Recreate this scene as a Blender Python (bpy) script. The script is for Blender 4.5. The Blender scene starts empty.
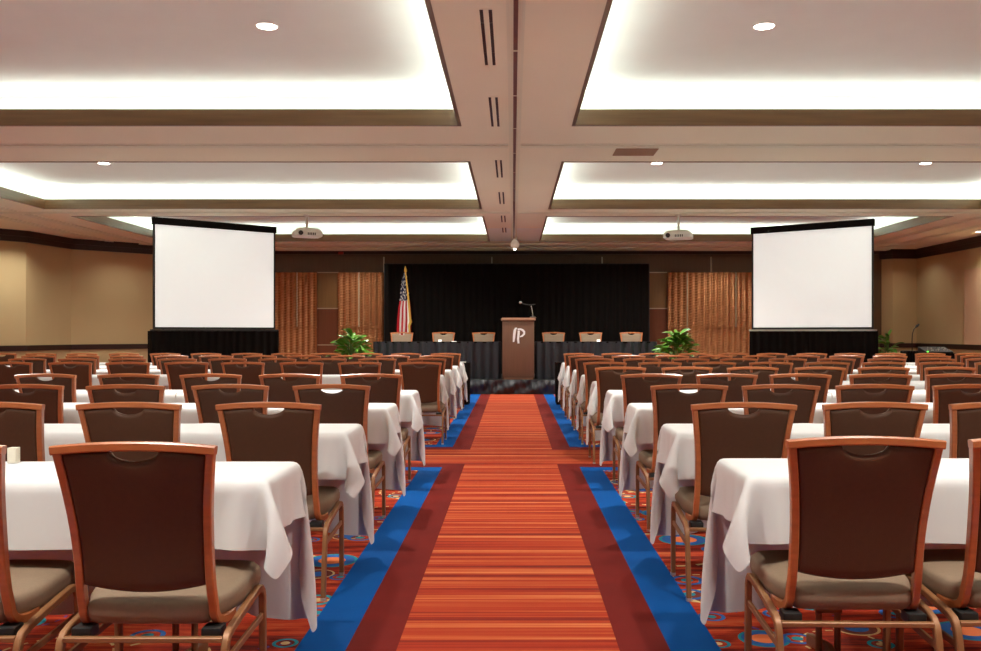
import bpy, math, random
import numpy as np
from mathutils import Vector, Matrix
random.seed(7)
PI = math.pi
scene = bpy.context.scene
COL = scene.collection
F, CX, CY, H = 900.0, 513.0, 333.0, 1.25

# ---------------------------------------------------------------- materials
def mat(name, col, rough=0.6, metal=0.0, spec=0.5, emit=None, estr=0.0, noise=None, bump=None, sheen=0.0, coat=0.0):
    """principled material; noise=(scale, amount, (sx,sy,sz)) varies the colour, bump=(scale, strength)"""
    m = bpy.data.materials.new(name); m.use_nodes = True
    nt = m.node_tree; b = nt.nodes['Principled BSDF']
    b.inputs['Base Color'].default_value = (*col, 1); b.inputs['Roughness'].default_value = rough
    b.inputs['Metallic'].default_value = metal; b.inputs['Specular IOR Level'].default_value = spec
    b.inputs['Sheen Weight'].default_value = sheen; b.inputs['Coat Weight'].default_value = coat
    if emit:
        b.inputs['Emission Color'].default_value = (*emit, 1); b.inputs['Emission Strength'].default_value = estr
    if noise or bump:
        tc = nt.nodes.new('ShaderNodeTexCoord')
    if noise:
        mp = nt.nodes.new('ShaderNodeMapping'); mp.inputs['Scale'].default_value = noise[2] if len(noise) > 2 else (1, 1, 1)
        nz = nt.nodes.new('ShaderNodeTexNoise'); nz.inputs['Scale'].default_value = noise[0]; nz.inputs['Detail'].default_value = 4
        nt.links.new(tc.outputs['Object'], mp.inputs[0]); nt.links.new(mp.outputs[0], nz.inputs['Vector'])
        mx = nt.nodes.new('ShaderNodeMix'); mx.data_type = 'RGBA'
        a = noise[1]
        mx.inputs['A'].default_value = (*[c * (1 - a) for c in col], 1); mx.inputs['B'].default_value = (*[min(1, c * (1 + a)) for c in col], 1)
        nt.links.new(nz.outputs['Fac'], mx.inputs['Factor']); nt.links.new(mx.outputs['Result'], b.inputs['Base Color'])
    if bump:
        n2 = nt.nodes.new('ShaderNodeTexNoise'); n2.inputs['Scale'].default_value = bump[0]; n2.inputs['Detail'].default_value = 3
        bp = nt.nodes.new('ShaderNodeBump'); bp.inputs['Strength'].default_value = bump[1]; bp.inputs['Distance'].default_value = 0.01
        nt.links.new(tc.outputs['Object'], n2.inputs['Vector']); nt.links.new(n2.outputs['Fac'], bp.inputs['Height']); nt.links.new(bp.outputs[0], b.inputs['Normal'])
    return m

M = {}
M['back'] = mat('brown_vinyl', (.085, .036, .017), .5, spec=.35, noise=(60, .12), bump=(400, .15))
M['cushion'] = mat('taupe_fabric', (.245, .172, .115), .6, spec=.3, noise=(80, .10), bump=(500, .15))
M['cherry'] = mat('cherry_frame', (.47, .145, .048), .28, spec=.5, noise=(9, .25, (1, 1, 6)), coat=.3)
M['leg'] = mat('wood_tone_metal', (.27, .118, .046), .45, metal=.2, noise=(9, .15, (1, 1, .3)))
M['blackpl'] = mat('black_plastic', (.012, .012, .012), .45)
M['linen'] = mat('white_linen', (.77, .78, .79), .85, spec=.2, bump=(7, .18))
M['soffit'] = mat('tan_ceiling_paint', (.88, .87, .70), .75, spec=.2, noise=(.7, .05))
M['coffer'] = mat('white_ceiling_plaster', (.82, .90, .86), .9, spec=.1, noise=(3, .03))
M['fascia'] = mat('walnut_fascia', (.17, .092, .040), .28, noise=(2.2, .45, (.6, .6, 14)))
M['track'] = mat('cream_ceiling_track', (.80, .82, .66), .6)
M['slot'] = mat('dark_slot', (.02, .014, .012), .6)
M['darkslot'] = mat('dark_track_metal', (.16, .10, .085), .4, metal=.4)
M['beige'] = mat('beige_wall_vinyl', (.58, .45, .235), .7, spec=.3, noise=(2, .04, (1, 1, .4)), bump=(200, .1))
M['beige2'] = mat('peach_wall_panel', (.62, .40, .24), .7, spec=.3, bump=(200, .1))
M['darkwood'] = mat('dark_wood_trim', (.035, .013, .008), .4)
M['wallwood'] = mat('brown_wood_panelling', (.12, .072, .036), .38, noise=(3, .25, (14, 14, .5)))
M['tanwood'] = mat('tan_wood_panel', (.25, .135, .045), .38, noise=(3, .2, (14, 14, .5)))
M['redwood'] = mat('red_brown_wood_panel', (.18, .050, .018), .38, noise=(3, .2, (14, 14, .5)))
M['strip'] = mat('brass_reveal_strip', (.62, .52, .36), .35, metal=.5)
M['copper'] = mat('copper_relief', (.52, .235, .095), .34, metal=.55, noise=(5, .25))
M['drape'] = mat('black_drape', (.010, .008, .007), .9, spec=.06)
M['satin'] = mat('black_satin_skirt', (.026, .029, .036), .48, spec=.45)
M['screen'] = mat('white_screen', (.88, .88, .87), .8, spec=.1, emit=(1, .985, .97), estr=.30)  # weak emission stands in for projector light on the screen
M['alu'] = mat('aluminium', (.6, .58, .55), .35, metal=.8)
M['white'] = mat('white_plastic', (.78, .76, .70), .45)
M['vent'] = mat('brown_grille', (.40, .26, .17), .6)
M['podium'] = mat('walnut_laminate', (.165, .083, .050), .4, noise=(3, .22, (16, 16, .6)))
M['podtop'] = mat('light_walnut_edge', (.42, .22, .14), .35, noise=(3, .15, (1, 9, 9)))
M['logo'] = mat('white_lettering', (.95, .95, .95), .5)
M['leaf'] = mat('leaf_green', (.12, .30, .035), .28, noise=(7, .65))
M['stem'] = mat('leaf_stem', (.10, .22, .05), .5)
M['pot'] = mat('black_pot', (.02, .018, .016), .4)
M['soil'] = mat('potting_soil', (.05, .03, .02), .9, noise=(40, .4))
M['gold'] = mat('gold_fringe', (.62, .34, .05), .45, metal=.3, noise=(60, .3))
M['chrome'] = mat('chrome', (.7, .7, .72), .2, metal=1.0)
M['lamp'] = mat('lamp_lens', (1, .95, .85), .5, emit=(1, .93, .82), estr=14)
M['trimring'] = mat('lamp_trim', (.85, .82, .76), .4)
M['cup'] = mat('ivory_card', (.75, .70, .58), .6)
M['led'] = mat('green_led', (.1, .6, .1), .5, emit=(.15, 1, .1), estr=1.6)
M['redbox'] = mat('red_enamel', (.35, .03, .02), .4)
M['glass'] = mat('frosted_glass', (.75, .68, .56), .3, emit=(1, .85, .65), estr=.12)

# ---- node helper for the carpets and the flag
class NB:
    def __init__(s, name, rough=.95):
        s.m = bpy.data.materials.new(name); s.m.use_nodes = True; s.nt = s.m.node_tree
        s.b = s.nt.nodes['Principled BSDF']; s.b.inputs['Roughness'].default_value = rough
        s.b.inputs['Specular IOR Level'].default_value = .15
        s.tc = s.nt.nodes.new('ShaderNodeTexCoord')
    def put(s, node, i, v):
        if hasattr(v, 'is_output') or isinstance(v, bpy.types.NodeSocket): s.nt.links.new(v, node.inputs[i])
        else: node.inputs[i].default_value = v
    def math(s, op, a, b=0.0, c=0.0):
        n = s.nt.nodes.new('ShaderNodeMath'); n.operation = op
        s.put(n, 0, a); s.put(n, 1, b)
        if op in ('MULTIPLY_ADD', 'COMPARE', 'SMOOTH_MIN'): s.put(n, 2, c)
        return n.outputs[0]
    def between(s, v, lo, hi):
        return s.math('MULTIPLY', s.math('GREATER_THAN', v, lo), s.math('LESS_THAN', v, hi))
    def mix(s, f, a, b):
        n = s.nt.nodes.new('ShaderNodeMix'); n.data_type = 'RGBA'
        s.put(n, 'Factor', f)
        for k, v in (('A', a), ('B', b)):
            s.put(n, k, (*v, 1) if isinstance(v, tuple) else v)
        return n.outputs['Result']
    def mapping(s, vec, scale, loc=(0, 0, 0)):
        n = s.nt.nodes.new('ShaderNodeMapping'); n.inputs['Scale'].default_value = scale; n.inputs['Location'].default_value = loc
        s.nt.links.new(vec, n.inputs[0]); return n.outputs[0]
    def noise(s, vec, scale, detail=2, rough=.5):
        n = s.nt.nodes.new('ShaderNodeTexNoise'); n.inputs['Scale'].default_value = scale
        n.inputs['Detail'].default_value = detail; n.inputs['Roughness'].default_value = rough
        s.nt.links.new(vec, n.inputs['Vector']); return n.outputs['Fac']
    def ramp(s, f, stops, interp='LINEAR'):
        n = s.nt.nodes.new('ShaderNodeValToRGB'); n.color_ramp.interpolation = interp
        e = n.color_ramp.elements
        while len(e) < len(stops): e.new(.5)
        for k, (p, c) in enumerate(stops): e[k].position = p; e[k].color = (*c, 1)
        s.nt.links.new(f, n.inputs[0]); return n.outputs[0]
    def done(s, col):
        s.nt.links.new(col, s.b.inputs['Base Color'])
        n2 = s.nt.nodes.new('ShaderNodeTexNoise'); n2.inputs['Scale'].default_value = 260
        bp = s.nt.nodes.new('ShaderNodeBump'); bp.inputs['Strength'].default_value = .35; bp.inputs['Distance'].default_value = .004
        s.nt.links.new(s.tc.outputs['Object'], n2.inputs['Vector']); s.nt.links.new(n2.outputs['Fac'], bp.inputs['Height'])
        s.nt.links.new(bp.outputs[0], s.b.inputs['Normal'])
        return s.m

def carpet_stripes():
    n = NB('striped_orange_carpet'); P = n.tc.outputs['Object']
    v = n.noise(n.mapping(P, (.10, 9.0, 1)), 1.0, 3, .78)
    wob = n.noise(n.mapping(P, (1.2, 1.2, 1)), 1.0, 2)
    c = n.ramp(v, [(.33, (.12, .022, .016)), (.41, (.20, .016, .009)), (.46, (.32, .027, .010)), (.51, (.37, .045, .014)), (.555, (.46, .090, .026)), (.61, (.58, .17, .06))])
    c = n.mix(n.math('MULTIPLY', wob, .15), c, (.40, .045, .018))
    return n.done(c)
def carpet_plain(name, a, b):
    n = NB(name); P = n.tc.outputs['Object']
    v = n.noise(n.mapping(P, (1.8, 1.8, 1)), 1.0, 5, .6)
    return n.done(n.mix(v, a, b))
def carpet_pattern():
    n = NB('patterned_red_carpet'); P = n.tc.outputs['Object']
    v = n.noise(n.mapping(P, (1.6, 15, 1)), 1.0, 5, .7)
    c = n.ramp(v, [(.32, (.07, .014, .012)), (.42, (.17, .016, .009)), (.50, (.36, .028, .010)), (.57, (.46, .055, .016)), (.66, (.50, .13, .04))])
    sep = n.nt.nodes.new('ShaderNodeSeparateXYZ'); n.nt.links.new(P, sep.inputs[0])
    def layer(c, scale, off, rings, prob, dash=None, squash=1.0):
        vec = n.mapping(P, (scale, scale * squash, 0), (off, off * 1.7, 0))
        vo = n.nt.nodes.new('ShaderNodeTexVoronoi'); vo.voronoi_dimensions = '2D'; vo.inputs['Scale'].default_value = 1.0
        vo.inputs['Randomness'].default_value = .55; n.nt.links.new(vec, vo.inputs['Vector'])
        d = vo.outputs['Distance']
        sc = n.nt.nodes.new('ShaderNodeSeparateColor'); n.nt.links.new(vo.outputs['Color'], sc.inputs[0])
        pick = n.math('LESS_THAN', sc.outputs[0], prob)
        rnd = sc.outputs[1]
        size = n.math('MULTIPLY_ADD', sc.outputs[2], .5, .6)
        d = n.math('DIVIDE', d, size)
        if dash:
            sub = n.nt.nodes.new('ShaderNodeVectorMath'); sub.operation = 'SUBTRACT'
            n.nt.links.new(vec, sub.inputs[0]); n.nt.links.new(vo.outputs['Position'], sub.inputs[1])
            s2 = n.nt.nodes.new('ShaderNodeSeparateXYZ'); n.nt.links.new(sub.outputs[0], s2.inputs[0])
            ang = n.math('ARCTAN2', s2.outputs[1], s2.outputs[0])
            on = n.math('GREATER_THAN', n.math('SINE', n.math('MULTIPLY', ang, dash)), -.1)
            pick = n.math('MULTIPLY', pick, on)
        for lo, hi, ca, cb in rings:
            f = n.math('MULTIPLY', n.between(d, lo, hi), pick)
            c = n.mix(f, c, n.mix(n.math('GREATER_THAN', rnd, .5), ca, cb))
        return c
    cream, blue, teal, orange, brown = (.72, .52, .24), (.03, .13, .42), (.02, .26, .34), (.85, .22, .08), (.17, .04, .03)
    c = layer(c, 1.15, 3.1, [(.40, .425, cream, cream)], .8, dash=21)
    c = layer(c, 1.5, 8.3, [(.34, .365, (.10, .05, .22), cream)], .6, dash=17)
    c = layer(c, 2.4, .7, [(0, .18, orange, blue), (.18, .30, blue, brown), (.30, .345, teal, cream)], .62)
    c = layer(c, 3.4, 5.2, [(.20, .28, teal, blue), (0, .10, cream, teal)], .42)
    return n.done(c)
M['c_orange'] = carpet_stripes()
M['c_red'] = carpet_plain('dark_red_carpet', (.085, .006, .005), (.20, .014, .009))
M['c_blue'] = carpet_plain('blue_carpet', (.0, .05, .21), (.0, .095, .38))
M['c_pattern'] = carpet_pattern()

def flag_mat():
    n = NB('flag_cloth', .75); uv = n.nt.nodes.new('ShaderNodeSeparateXYZ'); n.nt.links.new(n.tc.outputs['UV'], uv.inputs[0])
    u, v = uv.outputs[0], uv.outputs[1]
    st = n.math('GREATER_THAN', n.math('SINE', n.math('MULTIPLY', u, 2 * PI * 3.5)), 0)
    c = n.mix(st, (.85, .83, .78), (.50, .012, .02))
    can = n.math('GREATER_THAN', v, .60)
    c = n.mix(can, c, (.012, .018, .06))
    vec = n.mapping(n.tc.outputs['UV'], (8, 20, 0))
    vo = n.nt.nodes.new('ShaderNodeTexVoronoi'); vo.voronoi_dimensions = '2D'; vo.inputs['Scale'].default_value = 1; vo.inputs['Randomness'].default_value = .8
    n.nt.links.new(vec, vo.inputs['Vector'])
    star = n.math('MULTIPLY', n.math('LESS_THAN', vo.outputs['Distance'], .30), can)
    c = n.mix(star, c, (.75, .74, .72))
    return n.done(c)
M['flag'] = flag_mat()

# ---------------------------------------------------------------- mesh builder
class MB:
    def __init__(s): s.v = []; s.f = []; s.mi = []; s.cur = 0
    def add(s, vs, fs):
        b = len(s.v); s.v += [tuple(p) for p in vs]
        for f in fs: s.f.append(tuple(b + i for i in f)); s.mi.append(s.cur)
    def box(s, x0, x1, y0, y1, z0, z1, bev=0.0):
        if bev <= 0:
            vs = [(x, y, z) for z in (z0, z1) for y in (y0, y1) for x in (x0, x1)]
            s.add(vs, [(0, 2, 3, 1), (4, 5, 7, 6), (0, 1, 5, 4), (2, 6, 7, 3), (0, 4, 6, 2), (1, 3, 7, 5)]); return
        # rounded outline lofted with bevelled rims
        def ring(i, z):
            o = []
            for (cx, cy, a0) in ((x1 - bev, y1 - bev, 0), (x0 + bev, y1 - bev, 90), (x0 + bev, y0 + bev, 180), (x1 - bev, y0 + bev, 270)):
                for k in range(4):
                    a = math.radians(a0 + 30 * k); r = bev - i
                    o.append((cx + r * math.cos(a), cy + r * math.sin(a), z))
            return o
        s.loft([ring(bev * .7, z0), ring(bev * .2, z0 + bev * .25), ring(0, z0 + bev), ring(0, z1 - bev), ring(bev * .2, z1 - bev * .25), ring(bev * .7, z1)])
    def loft(s, rings, caps=True, closed=True):
        n = len(rings[0]); vs = [p for r in rings for p in r]; fs = []
        m = n if closed else n - 1
        for k in range(len(rings) - 1):
            for i in range(m):
                j = (i + 1) % n
                fs.append((k * n + i, k * n + j, (k + 1) * n + j, (k + 1) * n + i))
        if caps:
            fs.append(tuple(reversed(range(n)))); fs.append(tuple((len(rings) - 1) * n + i for i in range(n)))
        s.add(vs, fs)
    def sweep(s, path, w, d, ref=(1, 0, 0), taper=None, rnd=.3):
        """sweep a rounded rectangle (w along ref, d across) along path"""
        P = [Vector(p) for p in path]; R = Vector(ref); rings = []
        for i, p in enumerate(P):
            t = (P[min(i + 1, len(P) - 1)] - P[max(i - 1, 0)]).normalized()
            a = (R - t * R.dot(t)).normalized(); b = t.cross(a)
            k = taper[i] if taper else 1
            hw, hd = w / 2 * k, d / 2 * k; c = min(hw, hd) * rnd
            sec = [(hw - c, -hd), (hw, -hd + c), (hw, hd - c), (hw - c, hd), (-hw + c, hd), (-hw, hd - c), (-hw, -hd + c), (-hw + c, -hd)]
            rings.append([tuple(p + a * x + b * y) for x, y in sec])
        s.loft(rings)
    def tube(s, path, r, n=10, radii=None):
        P = [Vector(p) for p in path]; rings = []
        a = None
        for i, p in enumerate(P):
            t = (P[min(i + 1, len(P) - 1)] - P[max(i - 1, 0)]).normalized()
            if a is None: a = t.orthogonal().normalized()
            a = (a - t * a.dot(t)).normalized(); b = t.cross(a); rr = radii[i] if radii else r
            rings.append([tuple(p + (a * math.cos(2 * PI * k / n) + b * math.sin(2 * PI * k / n)) * rr) for k in range(n)])
        s.loft(rings)
    def lathe(s, cx, cy, prof, n=24):
        s.loft([[(cx + r * math.cos(2 * PI * k / n), cy + r * math.sin(2 * PI * k / n), z) for k in range(n)] for r, z in prof])
    def grid(s, pts):
        """pts[i][j] -> open surface"""
        n = len(pts[0]); vs = [p for r in pts for p in r]
        s.add(vs, [(i * n + j, i * n + j + 1, (i + 1) * n + j + 1, (i + 1) * n + j) for i in range(len(pts) - 1) for j in range(n - 1)])
    def mesh(s, name, mats, smooth=True, angle=40, sub=0):
        me = bpy.data.meshes.new(name); me.from_pydata(s.v, [], s.f)
        for m in (mats if isinstance(mats, (list, tuple)) else [mats]): me.materials.append(m)
        if any(s.mi): me.polygons.foreach_set('material_index', s.mi)
        if smooth:
            me.polygons.foreach_set('use_smooth', [True] * len(me.polygons))
            if angle < 180: me.set_sharp_from_angle(angle=math.radians(angle))
        me.update()
        if sub:
            o = bpy.data.objects.new('tmp', me); COL.objects.link(o)
            md = o.modifiers.new('s', 'SUBSURF'); md.levels = sub; md.render_levels = sub
            dg = bpy.context.evaluated_depsgraph_get(); dg.update()
            me2 = bpy.data.meshes.new_from_object(o.evaluated_get(dg)); bpy.data.objects.remove(o); me2.name = name; me = me2
        return me
    def build(s, name, mats, parent=None, **k):
        return put(name, s.mesh(name, mats, **k), parent)
def put(name, me, parent=None):
    o = bpy.data.objects.new(name, me); COL.objects.link(o)
    if parent is not None: o.parent = parent
    return o
def tag(o, label, cat, group=None, kind=None):
    o['label'] = label; o['category'] = cat
    if group: o['group'] = group
    if kind: o['kind'] = kind
    return o
def thing(name, label, cat, loc=(0, 0, 0), rz=0, group=None):
    o = bpy.data.objects.new(name, None); COL.objects.link(o); o.location = loc; o.rotation_euler = (0, 0, rz)
    return tag(o, label, cat, group)
def struct(o, label=None):
    o['kind'] = 'structure'
    return o
def copy_tree(o, parent=None):
    c = o.copy(); COL.objects.link(c)
    if parent is not None: c.parent = parent
    for ch in list(o.children): copy_tree(ch, c)
    return c
def at(px, py, d):            # scene point seen at a pixel of the photograph at depth d
    return Vector(((px - CX) * d / F, d, H - (py - CY) * d / F))

# ---------------------------------------------------------------- camera
cam = bpy.data.objects.new('camera', bpy.data.cameras.new('camera')); COL.objects.link(cam)
cam.location = (0, 0, H); cam.rotation_euler = (PI / 2, 0, 0)
cam.data.sensor_width = 36; cam.data.lens = F / 981 * 36
cam.data.shift_x = -(CX - 490.5) / 981; cam.data.shift_y = (CY - 325.5) / 981
scene.camera = cam

# ---------------------------------------------------------------- floor
YB, YF = -6.0, 22.3        # wall behind the camera, stage wall
XL, XR = -10.9, 9.9
def floor():
    xs = [XL, -.86, -.66, -.46, .42, .62, .82, XR]
    ys = [YB, 8.19, 8.39, 8.59, 9.66, 9.86, 10.06, YF]
    m = MB()
    for i in range(len(xs) - 1):
        for j in range(len(ys) - 1):
            x, y = (xs[i] + xs[i + 1]) / 2, (ys[j] + ys[j + 1]) / 2
            tx = (-.46 - x) if x < 0 else (x - .42)
            if -.46 < x < .42: tx = -1
            ty = (8.59 - y) if y < 9 else (y - 9.66)
            t = min(tx, ty)
            m.cur = 0 if t < 0 else 1 if t < .2 else 2 if t < .4 else 3
            m.add([(xs[i], ys[j], 0), (xs[i + 1], ys[j], 0), (xs[i + 1], ys[j + 1], 0), (xs[i], ys[j + 1], 0)], [(0, 1, 2, 3)])
    struct(m.build('floor', [M['c_orange'], M['c_red'], M['c_blue'], M['c_pattern']], smooth=False))
floor()

# ---------------------------------------------------------------- ceiling with lit coffers
ZC, ZL, ZU = 3.30, 3.455, 3.66        # soffit, top of the wood fascia, recessed plaster
CO_Y = [(-4.6, -1.0), (0.0, 3.95), (4.87, 8.87), (10.79, 14.83), (15.82, 20.08)]
CO_X = [(-7.72, -.54), (.61, 7.70)]
OUT = .30
def in_coffer(x, y, g=0):
    return any(a - g < x < b + g for a, b in CO_X) and any(a - g < y < b + g for a, b in CO_Y)
def ceiling():
    xs = sorted({XL - .1, XR + .1, *[v for p in CO_X for v in p]})
    ys = sorted({YB, YF + .1, *[v for p in CO_Y for v in p]})
    m = MB()
    for i in range(len(xs) - 1):
        for j in range(len(ys) - 1):
            if in_coffer((xs[i] + xs[i + 1]) / 2, (ys[j] + ys[j + 1]) / 2): continue
            m.add([(xs[i], ys[j], ZC), (xs[i], ys[j + 1], ZC), (xs[i + 1], ys[j + 1], ZC), (xs[i + 1], ys[j], ZC)], [(0, 1, 2, 3)])
    # strong light on the stage end of the middle beam, put in as white colour
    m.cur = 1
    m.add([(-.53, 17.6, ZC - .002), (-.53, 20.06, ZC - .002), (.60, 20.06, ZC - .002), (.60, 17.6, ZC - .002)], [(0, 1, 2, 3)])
    # recess over each coffer: cove shelf, upright, plaster lid
    for x0, x1 in CO_X:
        for y0, y1 in CO_Y:
            X0, X1, Y0, Y1 = x0 - OUT, x1 + OUT, y0 - OUT, y1 + OUT
            zs = ZL - .05
            m.add([(X0, Y0, ZU), (X1, Y0, ZU), (X1, Y1, ZU), (X0, Y1, ZU), (X0, Y0, zs), (X1, Y0, zs), (X1, Y1, zs), (X0, Y1, zs),
                   (x0, y0, zs), (x1, y0, zs), (x1, y1, zs), (x0, y1, zs)],
                  [(0, 1, 2, 3), (0, 4, 5, 1), (1, 5, 6, 2), (2, 6, 7, 3), (3, 7, 4, 0), (4, 8, 9, 5), (5, 9, 10, 6), (6, 10, 11, 7), (7, 11, 8, 4)])
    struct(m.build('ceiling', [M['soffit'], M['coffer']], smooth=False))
ceiling()
n_trim = 0
def trim(m, mt, **k):
    global n_trim
    n_trim += 1
    return struct(m.build('trim_%d' % n_trim, mt, **k))
def coffer_lights():
    for x0, x1 in CO_X:
        for y0, y1 in CO_Y:
            m = MB(); t = .03; e = .004
            m.box(x0 - t, x0 + e, y0 - t, y1 + t, ZC - .006, ZL); m.box(x1 - e, x1 + t, y0 - t, y1 + t, ZC - .006, ZL)
            m.box(x0 + e, x1 - e, y0 - t, y0 + e, ZC - .006, ZL); m.box(x0 + e, x1 - e, y1 - e, y1 + t, ZC - .006, ZL)
            trim(m, M['fascia'], smooth=False)
            if y1 < 0: k = .6
            else: k = 1
            for cx, cy, lx, ly, rx, ry in ((x0 - .15, (y0 + y1) / 2, .05, y1 - y0 + .3, 0, .9), (x1 + .15, (y0 + y1) / 2, .05, y1 - y0 + .3, 0, -.9),
                                           ((x0 + x1) / 2, y0 - .15, x1 - x0 + .3, .05, -.9, 0), ((x0 + x1) / 2, y1 + .15, x1 - x0 + .3, .05, .9, 0)):
                L = bpy.data.lights.new('cove_strip_light', 'AREA'); L.shape = 'RECTANGLE'; L.size = max(lx, .06); L.size_y = max(ly, .06)
                L.energy = COVE * max(lx, ly) * k; L.color = (1.0, .99, .90)
                o = bpy.data.objects.new('cove_strip_light', L); COL.objects.link(o)
                o.location = (cx, cy, ZL - .03); o.rotation_euler = (PI + rx, ry, 0)
COVE = 3.3
coffer_lights()

# tracks, mouldings and grilles on the soffit
m = MB(); m.box(-.017, .053, YB, 20.05, ZC - .018, ZC - .001)
for a, b in ((-.042, -.020), (.056, .078)): m.box(a, b, YB, 20.05, ZC - .008, ZC)
trim(m, M['track'], smooth=False)
m = MB(); y = YB + .2
while y < 20:
    m.box(.003, .033, y, min(y + 1.18, 20.04), ZC - .0225, ZC - .0185); y += 1.23
trim(m, M['darkslot'], smooth=False)
m = MB()
for yy in (9.85, 15.32):
    for a, b in ((-10.8, -.05), (.085, 9.8)):
        m.box(a, b, yy - .05, yy + .05, ZC - .014, ZC); m.box(a, b, yy - .11, yy - .075, ZC - .007, ZC); m.box(a, b, yy + .075, yy + .11, ZC - .007, ZC)
trim(m, M['track'], smooth=False)
m = MB()
for xx in (-8.35, -9.0, 8.3, 8.95):
    for a, b in ((YB, 9.6), (10.0, 15.1), (15.5, 21.2)):
        m.box(xx - .06, xx + .06, a, b, ZC - .016, ZC); m.box(xx - .16, xx - .10, a, b, ZC - .008, ZC)
trim(m, M['track'], smooth=False)
m = MB()
m.box(-8.6, 9.2, 20.55, 20.72, ZC - .03, ZC); m.box(-7.6, 9.1, 21.5, 21.7, ZC - .03, ZC); m.box(-7.3, 9.1, 21.7, 22.0, ZC - .045, ZC)
trim(m, M['track'], smooth=False)

ORD = ['first', 'second', 'third', 'fourth', 'fifth', 'sixth', 'seventh', 'eighth', 'ninth', 'tenth', 'eleventh', 'twelfth', 'thirteenth']
def slot_vent(x, y0, y1, lab):
    t = thing('linear_air_vent', lab, 'air vent', (x, y0, ZC), group='linear air vents along the middle beam')
    L = y1 - y0
    f = MB(); f.box(-.012, .072, -.01, L + .01, -.003, 0); f.build('frame', M['soffit'], t, smooth=False)
    for k in range(2):
        s = MB(); a = k * .058 - .008
        for q0, q1 in ((0, .2), (.21, .74), (.75, 1)):
            s.box(a, a + .022, L * q0, L * q1, -.006, -.0025)
        s.build('slot', M['slot'], t, smooth=False)
for k, (y0, y1) in enumerate([(5.70, 6.87), (7.82, 8.91), (10.66, 11.83), (13.08, 14.26), (15.7, 16.6), (17.5, 18.3)]):
    slot_vent(-.205, y0, y1, ['largest black twin-slot air vent in the middle ceiling beam, above the aisle near the camera',
        'twin-slot ceiling vent in the middle beam, beside the stage-end corner of the big coffers',
        'twin-slot ceiling vent just past the first cross track on the middle beam',
        'twin-slot ceiling vent on the middle beam, just before the second cross track',
        'small twin-slot ceiling vent just past the second cross track on the middle beam',
        'smallest twin-slot ceiling vent, in the bright end of the middle beam near the dome lamp'][k])
t = thing('return_air_grille', 'brown rectangular return air grille in the beam above the podium side coffers', 'air grille', (1.38, 10.17, ZC))
m = MB(); m.box(-.27, .27, -.22, .22, -.004, 0); m.build('frame', M['soffit'], t, smooth=False)
m = MB()
for k in range(16): m.box(-.235, .235, -.19 + k * .024, -.178 + k * .024, -.012, -.004)
m.build('slats', M['vent'], t, smooth=False)
m = MB(); m.box(-.235, .235, -.19, .19, -.006, -.0035); m.build('backing', M['vent'], t, smooth=False)

def downlight(x, y, z, lab, energy, spread=2.3, r=.078):
    t = thing('recessed_downlight', lab, 'ceiling light', (x, y, z), group='recessed downlights')
    a = MB(); n = 28
    prof = [(r + .012, 0), (r + .012, -.006), (r + .002, -.008), (r - .002, -.004)]
    a.loft([[(q * math.cos(2 * PI * k / n), q * math.sin(2 * PI * k / n), zz) for k in range(n)] for q, zz in prof], caps=False)
    a.build('trim_ring', M['trimring'], t)
    b = MB(); b.lathe(0, 0, [(r - .002, -.001), (r - .002, -.005), (.01, -.007)], n); b.build('lens', M['lamp'], t)
    L = bpy.data.lights.new('downlight', 'AREA'); L.shape = 'DISK'; L.size = r * 1.7; L.energy = energy; L.spread = spread; L.color = (1, .955, .87)
    o = bpy.data.objects.new('downlight_or_fill_lamp', L); COL.objects.link(o); o.parent = t; o.location = (0, 0, -.014)
    return t
def bare_light(x, y, z, energy, spread=2.3, r=.085):  # lamp without a fixture: hidden downlights, and the added stage fills
    L = bpy.data.lights.new('downlight', 'AREA'); L.shape = 'DISK'; L.size = r * 1.7; L.energy = energy; L.spread = spread; L.color = (1, .955, .87)
    o = bpy.data.objects.new('downlight_or_fill_lamp', L); COL.objects.link(o); o.location = (x, y, z - .014)
DL = 44
labs = {(1, 0): 'big glowing recessed downlight in the large coffer on the flag side', (1, 1): 'big glowing recessed downlight in the large coffer away from the flag'}
downlight(-1.93, 7.06, ZU, 'big glowing recessed downlight in the large near coffer on the flag side', DL)
downlight(1.97, 7.06, ZU, 'big glowing recessed downlight in the large near coffer on the side away from the flag', DL)
downlight(-5.80, 12.76, ZU, 'small glowing downlight at the edge of the middle coffer on the flag side', DL)
downlight(2.04, 12.76, ZU, 'small glowing downlight beside the return air grille in the middle coffer', DL)
downlight(5.85, 12.76, ZU, 'small glowing downlight in the middle coffer above the side screen away from the flag', DL)
for x, y in ((-5.8, 7.06), (5.9, 7.06), (-1.93, 12.76), (-1.93, 17.95), (2.0, 17.95), (-5.8, 17.95), (5.85, 17.95), (-1.93, 2), (1.97, 2), (-5.8, 2), (5.9, 2)):
    bare_light(x, y, ZU - .006, DL)
downlight(9.44, 18.2, ZC, 'glowing downlight in the lower soffit close to the beige side wall', 22)
for x, y, e in ((-9.3, 17.3, 16), (-9.35, 13, 20), (9.0, 21.1, 9), (-8.2, 19.6, 6), (-9.4, 9, 20), (9.4, 13, 20), (9.4, 8, 20)): bare_light(x, y, ZC, e)
bare_light(.04, 16.9, ZC - .03, 14)  # added fill light over the podium to brighten its lettering
for x in (-2.5, 2.6): bare_light(x, 19.3, ZU - .006, 26)  # added fill lights above the stage, lifting flag, chairs and skirts
for x in (-3.75, 4.9): bare_light(x, 21.3, ZC - .05, 10)

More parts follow.
